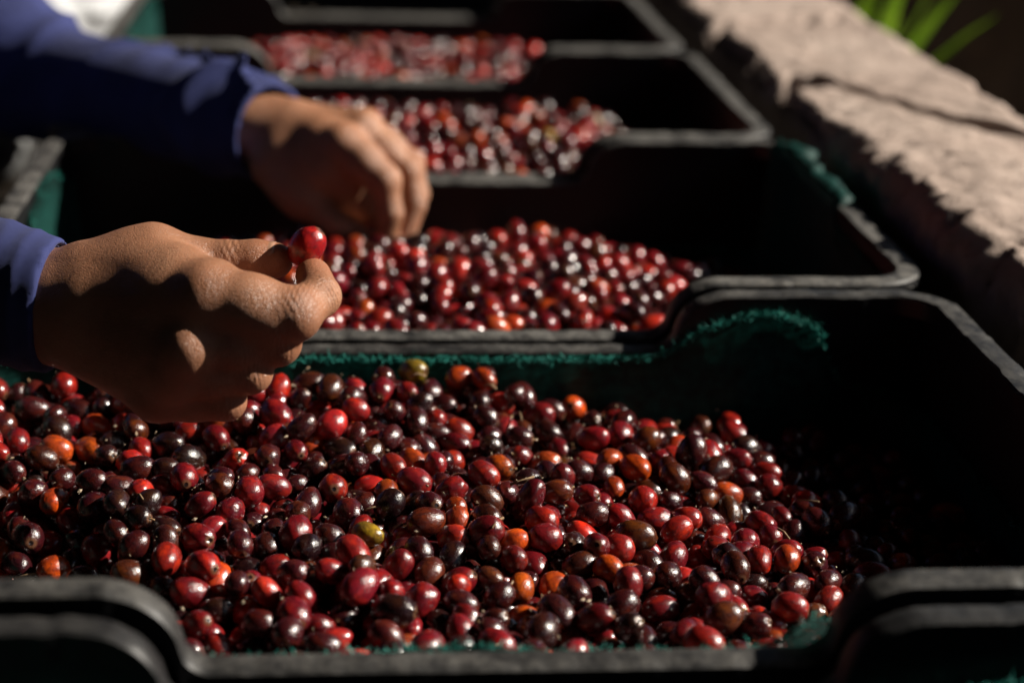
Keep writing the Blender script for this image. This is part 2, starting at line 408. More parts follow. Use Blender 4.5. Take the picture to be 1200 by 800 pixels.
# ------------------------------------------------------------------ green net liners
def liner(ci, top_fn, seed, label):
    """sheet hung inside a crate; top_fn(x, y, side) -> (edge height, outward lap over the rim)"""
    ox, oy, _ = CR_OFF[ci]
    P = perimeter(XH-.018, .020, .390, .035, 170, 80)
    V = []; ST = []; E = []; s = 0; n = 12
    for i, (x, y, nx, ny) in enumerate(P):
        if i: s += math.hypot(x-P[i-1][0], y-P[i-1][1])
        side = 'near' if ny < -.7 else 'far' if ny > .7 else 'right' if nx > 0 else 'left'
        zt, lap = top_fn(x, y, side)
        w = .0035*mnoise.noise((s*23, 0, seed)) + .002*mnoise.noise((s*70, 3, seed))
        zt += .0012*mnoise.noise((s*160, 5, seed))
        path = []
        for k in range(8): path.append((w*(1-k/9.) - .0005 + .002*mnoise.noise((s*30, k*.7, seed+3)), -.13 + (zt+.13)*k/7))
        if lap > 0:
            rz = max(zt, RISE if side in ('right', 'left') else rim_z(x))
            q1 = .009*abs(mnoise.noise((s*38, 9, seed))) + .004*mnoise.noise((s*120, 2, seed)); lap *= .75+.5*mnoise.noise((s*33, 8, seed))
            path += [(.003+.006*mnoise.noise((s*60, 1, seed)), rz+.003+q1), (.012*lap, rz+.005+q1+.005*mnoise.noise((s*90, 4, seed))),
                     (.0225*lap, rz+.001+.007*mnoise.noise((s*80, 7, seed))), (.0235*lap, rz-.010-.010*mnoise.noise((s*40, 6, seed)))]
        else: path += [path[-1]]*4
        L = 0
        for k, (a, z) in enumerate(path):
            if k: L += math.hypot(a-path[k-1][0], z-path[k-1][1])
            V.append((ox+x+nx*a, oy+y+ny*a, z)); ST.append((s, L, 0))
        E.append((V[-1], (nx, ny), side, zt, lap))
    m = len(P)
    F = np.array([(i*n+k, ((i+1) % m)*n+k, ((i+1) % m)*n+k+1, i*n+k+1) for i in range(m-1) for k in range(n-1)])
    me = mk_mesh('net_liner', V, F, True, M_NET); attr(me, 'st', ST)
    o = tag(ob('net_liner', me), label, 'net', 'green nets lining the crates')
    b = MB(); r = random.Random(seed)
    for (p, nn, side, zt, lap) in E:
        for _ in range(20 if side == 'far' else 8 if side == 'near' else 16 if lap > 0 else 5):
            q = Vector(p) + Vector((r.uniform(-.002, .002), r.uniform(-.002, .002)*.5, r.uniform(-.0025, .0005)))
            d = Vector((r.uniform(-1, 1), r.uniform(-1, 1)-nn[1]*.3, r.uniform(-.3, 1.1))).normalized()*r.choice((r.uniform(.001, .003), r.uniform(.002, .0065)))
            sd = d.cross(Vector((r.uniform(-1, 1), r.uniform(-1, 1), 1))).normalized()*r.uniform(.00009, .00020)
            k = Vector((r.uniform(-1, 1), r.uniform(-1, 1), r.uniform(-1, 1)))*.0012
            b.add([q-sd, q+sd, q+d*.5+k+sd, q+d*.5+k-sd, q+d+k*.5], [(0, 1, 2, 3), (3, 2, 4)])
    tag(ob('frayed_edge', b.mesh('frayed_edge', M_FIB), o), kind='stuff')
    return o
def top0(x, y, s):
    if s == 'far': return (-.004 + .016*sm(.10, .24, x) + .008*sm(.12, .16, -x), 0)
    return (-.02, 0)
def top1(x, y, s):
    if s == 'far':
        z = -.0045
        z += .019*math.exp(-((x-.185)/.042)**2) + .010*sm(.115, .15, x) - .03*sm(.215, .235, x)
        return (z, 0)
    if s == 'near':
        return (-.004 + .004*math.exp(-((x+.02)/.03)**2) + .014*math.exp(-((x-.128)/.016)**2) - .028*sm(.15, .17, x) - .01*sm(.14, .17, -x), 0)
    return (-.03 if s == 'right' else .0, 0)
def top2(x, y, s):
    if s == 'right': return ((RISE, 1.) if y > .16 + .03*math.sin(y*40) else (RISE-.014, 0))
    if s == 'left': return (RISE-.012 + .008*math.sin(y*30) - .01*sm(.3, .36, y), 0)
    if s == 'far': return (-.055, 0)
    return (-.03, 0)
def top3(x, y, s):
    if s == 'left': return (RISE-.010, 0)
    return (-.055, 0)
liner(0, top0, 3, 'green shade net sagging inside the crate that holds no cherries')
liner(1, top1, 5, 'green shade net with frayed edge lining the crate below the pinching hand')
liner(2, top2, 8, 'green shade net rolled over the crate end that touches the concrete wall')
liner(3, top3, 11, 'green shade net in the crate adjoining the one the fingers dip into')
liner(4, top3, 14, 'green shade net in the crate next to the empty end crate')

# ------------------------------------------------------------------ coffee cherries
def cherry_variant(i, nu, nv):
    r = random.Random(100+i); V = []; L = []; F = []
    elong = 1.22 + .22*r.random(); sq = .92+.16*r.random()
    wr = (.012, .03, .045, .02, .11, .015, .03, .15, .04, .06)[i % 10]; stem = i % 10 in (3, 8)
    pole = .0
    rows = []
    th = [math.pi*k/nv for k in range(1, nv)]
    th = [.11, .2] + th[1:]
    if stem: rows = [(0, 1.28), (.06, 1.26), (.075, 1.05)]
    def pt(t, p):
        x, y, z = math.sin(t)*math.cos(p), math.sin(t)*math.sin(p), math.cos(t)
        k = 1 + .07*mnoise.noise((x*1.2+i*7, y*1.2, z*1.2)) + wr*(abs(mnoise.noise((x*3+i*5, y*3, z*1.4))) - .3)
        e = abs(z)**3*.05
        d = .035*math.exp(-(t/.16)**2)           # dimple of the calyx
        rim_ = .02*math.exp(-((t-.26)/.07)**2)
        return (x*k*.98, y*k*sq*.98, z*(k-e-d+rim_)*elong), (x, y, z)
    a, b = pt(0, 0); V.append(a); L.append(b)
    for t in th:
        for j in range(nu):
            a, b = pt(t, 2*math.pi*j/nu); V.append(a); L.append(b)
    a, b = pt(math.pi, 0); V.append(a); L.append(b)
    nr = len(th)
    for j in range(nu): F.append((0, 1+j, 1+(j+1) % nu))
    for q in range(nr-1):
        for j in range(nu):
            F.append((1+q*nu+j, 1+(q+1)*nu+j, 1+(q+1)*nu+(j+1) % nu, 1+q*nu+(j+1) % nu))
    e = len(V)-1
    for j in range(nu): F.append((e, 1+(nr-1)*nu+(j+1) % nu, 1+(nr-1)*nu+j))
    if stem:
        b0 = len(V); dx, dy = r.uniform(-.1, .1), r.uniform(-.1, .1)
        for q, (h, rr) in enumerate(((1.08, .11), (1.3, .075), (1.52, .085))):
            for j in range(5):
                g = 2*math.pi*j/5; V.append((rr*math.cos(g)+dx*q, rr*math.sin(g)+dy*q, h)); L.append((rr*math.cos(g), rr*math.sin(g), 1.2))
        for q in range(2):
            for j in range(5): F.append((b0+q*5+j, b0+q*5+(j+1) % 5, b0+(q+1)*5+(j+1) % 5, b0+(q+1)*5+j))
        F.append(tuple(b0+10+j for j in range(5)))
    T = []
    for f in F:                              # triangles only, so that the heap can be built with numpy
        for k in range(1, len(f)-1): T.append((f[0], f[k], f[k+1]))
    return np.array(V), np.array(L), np.array(T)
VAR = [cherry_variant(i, 20, 14) for i in range(10)]
VAR_LO = [cherry_variant(i, 12, 9) for i in range(10)]
VMESH = []
for i, (v, l, f) in enumerate(VAR):
    me = mk_mesh('coffee_cherry', v, f, True, M_CH); attr(me, 'lc', l); VMESH.append(me)

CLASSES = [  # name, base colour, weight, label
    ('maroon', (.036, .0045, .006), .32, 'dark maroon'),
    ('red', (.125, .0055, .009), .27, 'deep red'),
    ('bright', (.24, .012, .010), .12, 'bright scarlet'),
    ('orange', (.29, .036, .008), .07, 'orange-red'),
    ('brown', (.060, .012, .006), .12, 'reddish brown'),
    ('black', (.018, .0045, .005), .09, 'almost black'),
    ('yellow', (.20, .115, .015), .004, 'yellowish green'),
]
def shape_word(v, r):
    v = v % 10
    return ' stalked' if v in (3, 8) else ' wrinkled' if v in (4, 7) else ' plump' if r > .0079 else ' small' if r < .0066 else ' smooth'
def place_word(p):
    if p[1] > .315: return 'by the rim towards the fingers'
    if p[1] < .085: return 'by the cherryless crate'
    return 'towards the concrete wall' if p[0] > .09 else 'towards the kneeling person' if p[0] < -.11 else 'mid-heap'
CW = np.array([c[2] for c in CLASSES]); CW = CW/CW.sum()
def surf1(x, y):
    far = np.clip((y-.10)/.28, 0, 1)
    z = -.024 + .024*far*np.clip((.10-x)/.14, 0, 1) - .028*np.clip((x-.08)/.2, 0, 1)**1.4
    z = z - .012*np.clip((x-.10)/.1, 0, 1)*np.clip((.09-y)/.09, 0, 1) - .010*np.clip((x-.08)/.12, 0, 1)*np.clip((y-.28)/.1, 0, 1)
    z = z - .040*np.exp(-((x+.225)/.048)**2-((y-.14)/.07)**2) - .013*np.exp(-((x+.15)/.03)**2-((y-.07)/.03)**2) - .010*np.exp(-((x-.055)/.03)**2-((y-.33)/.03)**2)
    return z + .0055*np.sin(x*31+1)*np.sin(y*37) + .003*np.sin(x*71+y*23)*np.sin(y*67-x*31) - .012*np.clip((-.16-x)/.1, 0, 1)
def surf2(x, y):
    z = -.008 - .055*np.clip((y-.275)/.11, 0, 1)**1.3 - .034*np.clip((x-.07)/.2, 0, 1)**1.3 - .03*np.clip((-.10-x)/.16, 0, 1)
    return z - .008*np.clip((.1-y)/.1, 0, 1) + .004*np.sin(x*27+2)*np.sin(y*33+1)
def surf3(x, y):
    z = .006 - .060*np.clip((y-.28)/.1, 0, 1)**1.3 - .030*np.clip((x-.12)/.14, 0, 1)**1.3 - .02*np.clip((-.1-x)/.16, 0, 1) - .014*np.clip((.14-y)/.14, 0, 1)
    return z + .005*np.sin(x*29)*np.sin(y*31+2)
def surf4(x, y):
    z = -.004 - .055*np.clip((y-.27)/.12, 0, 1)**1.3 - .03*np.clip((x-.12)/.14, 0, 1)**1.3 - .016*np.clip((-.1-x)/.16, 0, 1)
    return z + .006*np.sin(x*25+1)*np.sin(y*35)
LAY = .0120
def pack(surf, layers, seed):
    g = np.random.default_rng(seed); sp = .0151; hx, ya, yb = .277, .0235, .3865
    P = []
    for l in range(layers):
        xs = np.arange(-hx+.006+(l % 2)*sp/2, hx-.004, sp); ys = np.arange(ya+.006+(l % 2)*sp/2, yb-.004, sp)
        X, Y = np.meshgrid(xs, ys); X = X+g.uniform(-.005, .005, X.shape); Y = Y+g.uniform(-.005, .005, Y.shape)
        Z = surf(X, Y) - l*LAY - .004 + g.uniform(-.006, .006, X.shape)
        k = np.ones(X.size, bool)
        if l == 0: k = g.random(X.size) < .62
        P.append(np.stack([X.ravel(), Y.ravel(), Z.ravel()], 1)[k])
    P = np.concatenate(P); R = g.uniform(.0061, .0084, len(P)); R[g.random(len(P)) < .08] *= .86
    floor = lambda p: surf(p[:, 0], p[:, 1]) - layers*LAY - .004
    pairs = None
    for it in range(70):
        if it % 7 == 0:
            kd = KDTree(len(P))
            for i, p in enumerate(P): kd.insert(p, i)
            kd.balance(); a = []; b = []
            for i, p in enumerate(P):
                for _, j, _ in kd.find_range(p, .0185):
                    if j > i: a.append(i); b.append(j)
            a = np.array(a); b = np.array(b)
        P[:, 2] -= .00035*(1-it/70)
        d = P[b]-P[a]; L = np.linalg.norm(d, axis=1)+1e-9; ov = R[a]+R[b]-L
        m = ov > 0; c = d[m]/L[m, None]*(ov[m]*.33)[:, None]
        np.subtract.at(P, a[m], c); np.add.at(P, b[m], c)
        P[:, 0] = np.clip(P[:, 0], -hx+R, hx-R); P[:, 1] = np.clip(P[:, 1], ya+R, yb-R)
        P[:, 2] = np.maximum(P[:, 2], floor(P)+R*.6)
    P[:, 2] -= np.percentile(P[:, 2]-surf(P[:, 0], P[:, 1]), 91) + .006      # the top of the heap follows the given surface
    return P, R
def rand_rot(g, n):
    """mostly lying fruit: the long axis (z) tips towards the horizontal"""
    az_ = g.uniform(0, 2*np.pi, n); tilt = np.pi/2 + g.normal(0, .45, n); spin = g.uniform(0, 2*np.pi, n)
    return [Matrix.Rotation(a, 3, 'Z') @ Matrix.Rotation(t, 3, 'X') @ Matrix.Rotation(s, 3, 'Z') for a, t, s in zip(az_, tilt, spin)]
def tint(c, g): 
    k = np.exp(g.normal(0, .22)); return np.clip(np.array(CLASSES[c][1])*k*np.exp(g.normal(0, .1, 3)), .003, .9)
def heap_object(name, P, R, rots, cls, var, tints, rnds, surf, layers, off, label, lo=True):
    VV = VAR_LO if lo else VAR
    vs, fs, ls, ts, rs = [], [], [], [], []; b = 0
    for p, r, q, v, t, rn in zip(P, R, rots, var, tints, rnds):
        a, l, f = VV[v]; vs.append(a @ np.array(q).T*r + p); fs.append(f+b); ls.append(l); b += len(a)
        ts.append(np.tile([*t, 1], (len(a), 1))); rs.append(np.full(len(a), rn))
    # the body of the heap under the upper layers
    gx_ = np.linspace(-.277, .277, 40); gy_ = np.linspace(.0235, .3865, 28); X, Y = np.meshgrid(gx_, gy_)
    Z = surf(X, Y) - layers*LAY - .008; c = np.stack([X.ravel(), Y.ravel(), Z.ravel()], 1)
    low = c.copy(); low[:, 2] = ZG+.02; n_ = len(c); nx = 40
    q = [(j*nx+i, j*nx+i+1, (j+1)*nx+i+1) for j in range(27) for i in range(39)] + [(j*nx+i, (j+1)*nx+i+1, (j+1)*nx+i) for j in range(27) for i in range(39)]
    q += [(a_+n_, c_+n_, b_+n_) for a_, b_, c_ in q]
    ring = list(range(nx)) + [j*nx+nx-1 for j in range(1, 28)] + [27*nx+i for i in range(nx-2, -1, -1)] + [j*nx for j in range(26, 0, -1)]
    for u, w in zip(ring, ring[1:]+ring[:1]): q += [(w, u, u+n_), (w, u+n_, w+n_)]
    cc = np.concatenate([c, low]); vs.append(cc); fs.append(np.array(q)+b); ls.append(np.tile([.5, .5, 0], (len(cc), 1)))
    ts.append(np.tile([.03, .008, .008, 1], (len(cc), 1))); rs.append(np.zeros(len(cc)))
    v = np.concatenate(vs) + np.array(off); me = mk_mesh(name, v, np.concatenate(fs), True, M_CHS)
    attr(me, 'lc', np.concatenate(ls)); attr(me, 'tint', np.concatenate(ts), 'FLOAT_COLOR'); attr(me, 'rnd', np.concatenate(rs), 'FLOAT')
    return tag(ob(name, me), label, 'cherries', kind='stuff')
HEAPS = {}
for ci, surf, layers, seed in ((1, surf1, 3, 11), (2, surf2, 2, 12), (3, surf3, 2, 13), (4, surf4, 2, 14)):
    g = np.random.default_rng(seed*5); P, R = pack(surf, layers, seed); N = len(P)
    HEAPS[ci] = (P, R)
    rots = rand_rot(g, N); cw = CW*(1 if ci == 1 else np.array([.8, 1.3, 1.4, 1.2, .7, .6, 1])); cls = g.choice(len(CLASSES), N, p=cw/cw.sum()); var = g.integers(0, 10, N)
    tints = [tint(c, g) for c in cls]; rnds = g.random(N); off = np.array(CR_OFF[ci])
    lab = {1: 'heap of ripe coffee cherries filling the crate below the pinching hand', 2: 'heap of coffee cherries in the crate that the fingers dip into',
           3: 'heap of coffee cherries in the crate adjoining the one the fingers dip into', 4: 'heap of coffee cherries in the crate next to the empty end crate'}[ci]
    keep = np.ones(N, bool)
    if ci == 1:                              # the 300 that show largest become cherries of their own
        C = np.array(CAM); Wp = P+off; d = Wp-C; D = np.linalg.norm(d, axis=1); score = np.zeros(N)
        z_ = d @ np.array(FW); u = 600+2216.4*(d @ np.array(R2))/z_; v = 400-2216.4*(d @ np.array(U2))/z_
        inside = (u > 2) & (u < 1198) & (v > 2) & (v < 765) & ~((u > 70) & (u < 330) & (v < 480))
        cand = np.where(inside & (P[:, 2] > surf(P[:, 0], P[:, 1])-.016))[0]
        for i in cand:
            rr = R[i]*.75; vis = 0
            for a, b_ in ((0, 0), (1, 0), (-1, 0), (0, 1), (0, -.6)):
                t = Wp[i] + np.array(R2)*a*rr + np.array(U2)*b_*rr; dv = t-C; dl = np.linalg.norm(dv); dv = dv/dl
                w = Wp-C; al = w @ dv; per = np.einsum('ij,ij->i', w, w)-al**2
                blk = (per < (R*.95)**2) & (al < dl-R[i]*.8); blk[i] = False
                vis += 0 if blk.any() else 1
            score[i] = vis*(R[i]/D[i])**2
        pick = np.argsort(-score)[:300]; keep[pick] = False
        for i in pick:
            o = bpy.data.objects.new('coffee_cherry', VMESH[var[i]]); COL.objects.link(o)
            o.matrix_world = Matrix.Translation(Wp[i]) @ rots[i].to_4x4() @ Matrix.Scale(R[i], 4)
            o.color = (*tints[i], 1); sh_, pl_ = shape_word(var[i], R[i]), place_word(P[i]); tag(o, f'{CLASSES[cls[i]][3]}{sh_} coffee cherry below the pinching hand, {pl_}', 'cherry', f'{CLASSES[cls[i]][0]}{sh_} cherries {pl_}')
    K = np.where(keep)[0]
    heap_object('coffee_cherry_heap', P[K], R[K], [rots[i] for i in K], cls[K], var[K], [tints[i] for i in K], rnds[K], surf, layers, off, lab, lo=(ci != 1))

# dry stems and husk crumbs on the heap
P1, R1 = HEAPS[1]; r = random.Random(5)
tops = [i for i in range(len(P1)) if P1[i, 2] > surf1(P1[i, 0], P1[i, 1])-.009 and P1[i, 0] < .2]
for k in range(16):
    i = r.choice(tops); p = Vector(P1[i]) + Vector((.006, .0, R1[i]+.0012)); a = r.uniform(0, 6.28); L = r.uniform(.008, .017)
    q = p + Vector((math.cos(a)*L, math.sin(a)*L, r.uniform(-.003, .002))); mid = (p+q)/2 + Vector((0, 0, r.uniform(0, .002)))
    b = MB(); b.tube([p, mid, q], [.0006, .0005, .0008], 5)
    tag(ob('dry_stem', b.mesh('dry_stem', M_TWIG, True)), 'thin dry fruit stalk lying on the cherries below the pinching hand', 'stalk', 'dry stalks on the heap')
b = MB()
for k in range(260):
    i = r.choice(tops); p = Vector(P1[i]) + Vector((r.uniform(-.004, .004), r.uniform(-.004, .004), R1[i]*r.uniform(.75, 1.)))
    s = r.uniform(.0005, .0017); a = Vector((r.uniform(-1, 1), r.uniform(-1, 1), r.uniform(-.3, .3))).normalized()*s; c = a.orthogonal().normalized()*s*r.uniform(.3, .8)
    h = Vector((0, 0, s*.5)); b.add([p-a, p-c, p+a, p+c, p+h], [(0, 1, 4), (1, 2, 4), (2, 3, 4), (3, 0, 4), (3, 2, 1, 0)])
tag(ob('husk_crumbs', b.mesh('husk_crumbs', M_HUSK)), 'pale crumbs of dry husk scattered over the cherries', 'crumbs', kind='stuff')

# ------------------------------------------------------------------ signed-distance modelling for the person
def surface_nets(F, lo, h):
    nx, ny, nz = F.shape; cs = (nx-1, ny-1, nz-1); acc = np.zeros(cs+(3,), np.float32); cnt = np.zeros(cs, np.float32)
    neg = F < 0; crosses = []
    for d in range(3):
        a = [slice(None)]*3; b = [slice(None)]*3; a[d] = slice(0, -1); b[d] = slice(1, None)
        A, B = F[tuple(a)], F[tuple(b)]; cr = neg[tuple(a)] != neg[tuple(b)]; crosses.append(cr)
        I = np.argwhere(cr); t = A[cr]/(A[cr]-B[cr]); pos = I.astype(np.float32); pos[:, d] += t
        o1, o2 = [k for k in range(3) if k != d]
        for i in (0, 1):
            for j in (0, 1):
                c = I.copy(); c[:, o1] -= i; c[:, o2] -= j
                ok = (c[:, o1] >= 0) & (c[:, o2] >= 0) & (c[:, o1] < cs[o1]) & (c[:, o2] < cs[o2])
                c = c[ok]; np.add.at(acc, tuple(c.T), pos[ok]); np.add.at(cnt, tuple(c.T), 1)
    act = cnt > 0; ids = np.full(cs, -1, np.int64); ids[act] = np.arange(act.sum())
    V = acc[act]/cnt[act][:, None]*h + np.array(lo, np.float32); Q = []
    for d in range(3):
        I = np.argwhere(crosses[d]); o1, o2 = [(1, 2), (2, 0), (0, 1)][d]
        ok = (I[:, o1] > 0) & (I[:, o2] > 0) & (I[:, o1] < cs[o1]) & (I[:, o2] < cs[o2]); I = I[ok]
        def idx(i, j):
            c = I.copy(); c[:, o1] -= i; c[:, o2] -= j; return ids[tuple(c.T)]
        q = np.stack([idx(1, 1), idx(0, 1), idx(0, 0), idx(1, 0)], 1)
        fl = ~neg[tuple(I.T)]; q[fl] = q[fl][:, ::-1]; Q.append(q)
    return V, np.concatenate(Q)
def grid_of(lo, hi, h):
    ax = [np.arange(a, b+h, h, dtype=np.float32) for a, b in zip(lo, hi)]
    return np.meshgrid(*ax, indexing='ij')
def cone(G, a, b, ra, rb):
    X, Y, Z = G; a = np.array(a); b = np.array(b); d = b-a; L = d @ d + 1e-12
    t = np.clip(((X-a[0])*d[0]+(Y-a[1])*d[1]+(Z-a[2])*d[2])/L, 0, 1)
    return np.sqrt((X-a[0]-t*d[0])**2+(Y-a[1]-t*d[1])**2+(Z-a[2]-t*d[2])**2) - (ra+(rb-ra)*t)
def ball(G, c, r, s=(1, 1, 1)):
    X, Y, Z = G; k = np.sqrt(((X-c[0])/s[0])**2+((Y-c[1])/s[1])**2+((Z-c[2])/s[2])**2); return (k-r)*min(s)
def smin(a, b, k):
    h = np.clip(.5+.5*(b-a)/k, 0, 1); return b*(1-h)+a*h - k*h*(1-h)
def lerp(a, b, t): return tuple(np.array(a)*(1-t)+np.array(b)*t)

def hand(G, J, scale, extra):
    """J: joints; fingers i m r p = M (knuckle) P D T; thumb tC tM tI tT; w wrist, e towards the elbow; n dorsal direction"""
    dn = np.array(J['n']); w = np.array(J['w']); e = np.array(J['e'])
    f = cone(G, w, e, .0265*scale, .036*scale)
    f = smin(f, cone(G, w+dn*.002, lerp(w, J['mM'], .35), .0255*scale, .023*scale), .012)
    # palm: one tapered bone for each finger plus flesh on the palm side
    for k, r0 in (('i', .0125), ('m', .0125), ('r', .012), ('p', .0115)):
        base = lerp(w, J[k+'M'], .25); f = smin(f, cone(G, base, J[k+'M'], .015*scale, r0*scale), .013)
        pm = np.array(J[k+'M'])-dn*.012; f = smin(f, cone(G, np.array(base)-dn*.009, pm, .015*scale, .011*scale), .013)
    f = smin(f, cone(G, J['tC'], J['tM'], .0165*scale, .0145*scale), .016)
    f = smin(f, cone(G, lerp(J['tC'], J['tM'], .7), lerp(J['iM'], J['w'], .25), .010*scale, .011*scale), .018)   # web
    f = smin(f, cone(G, np.array(w)-dn*.012, np.array(J['pM'])-dn*.014, .014*scale, .012*scale), .014)
    f = smin(f, cone(G, lerp(J['tM'], J['iM'], .5), lerp(J['tC'], lerp(w, J['iM'], .5), .5), .013*scale, .014*scale), .014)
    for k, q in (('i', 'm'), ('m', 'r'), ('r', 'p')):          # flesh between the knuckles
        mid_ = np.array(lerp(J[k+'M'], J[q+'M'], .5)) - dn*(.006 if k == 'i' else .001)
        f = smin(f, cone(G, mid_, lerp(mid_, w, .45), (.0100 if k == 'i' else .0120)*scale, .0145*scale), .009)
    fing = None
    for k, r in (('i', (.0142, .0122, .0102, .0088)), ('m', (.0112, .0102, .0090, .0080)), ('r', (.0106, .0096, .0086, .0077)), ('p', (.0096, .0085, .0076, .0068))):
        a, b, c, d = (np.array(J[k+s]) for s in 'MPDT'); r = [q*scale for q in r]
        g = cone(G, a, b, r[0], r[1]*.97)
        g = smin(g, cone(G, b, c, r[1]*1.0, r[2]*.95), .004); g = smin(g, cone(G, c, d, r[2], r[3]), .003)
        g = smin(g, ball(G, b+dn*.0010, r[1]*(.97 if k == 'i' else 1.02)), .004); g = smin(g, ball(G, (a+b)/2, r[0]*.93), .012)
        f = smin(f, g, .0065) if fing is None else smin(f, g, .0035)
        fing = g
        f = smin(f, ball(G, a+dn*(-.002 if k == 'i' else .0030), r[0]*.86), .009)                      # knuckle
    a, b, c = (np.array(J[s]) for s in ('tM', 'tI', 'tT'))
    g = cone(G, a, b, .0125*scale, .0105*scale); g = smin(g, cone(G, b, c, .0112*scale, .0090*scale), .004); g = smin(g, ball(G, lerp(b, c, .55), .0108*scale), .004)
    f = smin(f, g, .006)
    for q in extra: f = smin(f, q(G), .006)
    return f
def hand_mesh(J, scale, h, extra=()):
    pts = np.array([v for k, v in J.items() if k not in 'ne']); lo = pts.min(0)-.032; hi = pts.max(0)+.032
    e = np.array(J['e']); lo = np.minimum(lo, e-.0); hi = np.maximum(hi, e+.0)
    G = grid_of(lo, hi, h); F = hand(G, J, scale, extra); F[[0, -1]] = np.abs(F[[0, -1]])+1e-3; F[:, [0, -1]] = np.abs(F[:, [0, -1]])+1e-3; F[:, :, [0, -1]] = np.abs(F[:, :, [0, -1]])+1e-3
    V, Q = surface_nets(F, lo, h)
    red = np.zeros(len(V)); wr = np.zeros(len(V))
    for k in 'imrp':
        red = np.maximum(red, np.exp(-((V-J[k+'T'])**2).sum(1)/.012**2)); red = np.maximum(red, .55*np.exp(-((V-J[k+'P'])**2).sum(1)/.010**2)); red = np.maximum(red, .4*np.exp(-((V-J[k+'M'])**2).sum(1)/.012**2))
    red = np.maximum(red, .8*np.exp(-((V-J['tT'])**2).sum(1)/.014**2))
    for k, jn, pv in [(k, s, q) for k in 'imrp' for s, q in (('P', 'M'), ('D', 'P'))] + [('t', 'I', 'M')]:
        ax = np.array(J[k+jn])-np.array(J[k+pv]); ax /= np.linalg.norm(ax); d = V-np.array(J[k+jn]); s = d @ ax
        wr += .7*np.sin(s*2*np.pi/.0021+1.5*np.sin(d[:, 2]*400))*np.exp(-(s/.0055)**2)*np.exp(-(d**2).sum(1)/.016**2)
    return V, Q, red, wr

RJ = {'w': (-0.2177, 0.2393, 0.0752), 'e': (-.30, .310, .084), 'n': (-.40, -.84, -.37),
      'iM': (-0.129, 0.184, 0.0955), 'iP': (-0.087, 0.1775, 0.0895), 'iD': (-0.0752, 0.193, 0.0935), 'iT': (-0.0785, 0.211, 0.0982),
      'tT': (-0.0975, 0.224, 0.1022), 'tI': (-0.119, 0.2262, 0.1), 'tM': (-0.1562, 0.2301, 0.1035), 'tC': (-0.1859, 0.232, 0.0919),
      'mM': (-0.136, 0.1745, 0.074), 'mP': (-0.0949, 0.1815, 0.0742), 'mD': (-0.099, 0.202, 0.0705), 'mT': (-0.111, 0.206, 0.0665),
      'rM': (-0.1437, 0.1791, 0.059), 'rP': (-0.1081, 0.18, 0.06), 'rD': (-0.1101, 0.1985, 0.058), 'rT': (-0.122, 0.1979, 0.0549),
      'pM': (-0.1532, 0.1903, 0.0437), 'pP': (-0.1198, 0.183, 0.044), 'pD': (-0.121, 0.1978, 0.0425), 'pT': (-0.1305, 0.2032, 0.0401)}
LJ = {'w': (-.1335, .7586, .0515), 'e': (-.225, .842, .052), 'n': (.35, .05, .93),
      'iM': (-.0638, .7095, .0513), 'iP': (-.0335, .6931, .0269), 'iD': (-.0289, .6898, .0029), 'iT': (-.0319, .6928, -.0204),
      'tC': (-0.117, 0.723, 0.03), 'tM': (-0.093, 0.705, 0.008), 'tI': (-0.069, 0.696, -0.009), 'tT': (-0.051, 0.696, -0.018),
      'mM': (-.0497, .7313, .0571), 'mP': (-.0149, .718, .0275), 'mD': (-.0098, .7097, .0044), 'mT': (-.0175, .7025, -.019),
      'rM': (-.0468, .7537, .0549), 'rP': (-.0115, .7443, .0279), 'rD': (-.0062, .7363, .0057), 'rT': (-.0167, .73, -.0158),
      'pM': (-.0519, .7734, .0492), 'pP': (-.02, .7668, .0293), 'pD': (-.0134, .7598, .0106), 'pT': (-.0227, .7542, -.0086)}
EL_R, EL_L = (-.41, .385, .082), (-.3312, .9369, .0570)
SH_R, SH_L = (-.53, .56, .33), (-.52, .93, .33)
NECK, PELV, HEAD = (-.535, .745, .41), (-.80, .755, -.01), (-.455, .735, .565)
Vs, Qs, Rs, Ws = [], [], [], []; base = 0
flesh_r = lambda G: smin(cone(G, (-.128, .181, .0905), (-.100, .1755, .0860), .0120, .0112), cone(G, (-.200, .2225, .0815), (-.140, .192, .0895), .0165, .0150), .014)          # underside of the forefinger
palm_l = lambda G: smin(cone(G, (-.095, .735, .030), (-.048, .722, -.002), .024, .016), cone(G, (-.108, .728, .034), (-.062, .712, .022), .018, .014), .012)
for J, sc, h, ex in ((RJ, 1.0, .00135, (flesh_r,)), (LJ, 1.0, .0020, (palm_l,))):
    v, q, rd, wr = hand_mesh(J, sc, h, ex); Vs.append(v); Qs.append(q+base); Rs.append(rd); Ws.append(wr); base += len(v)
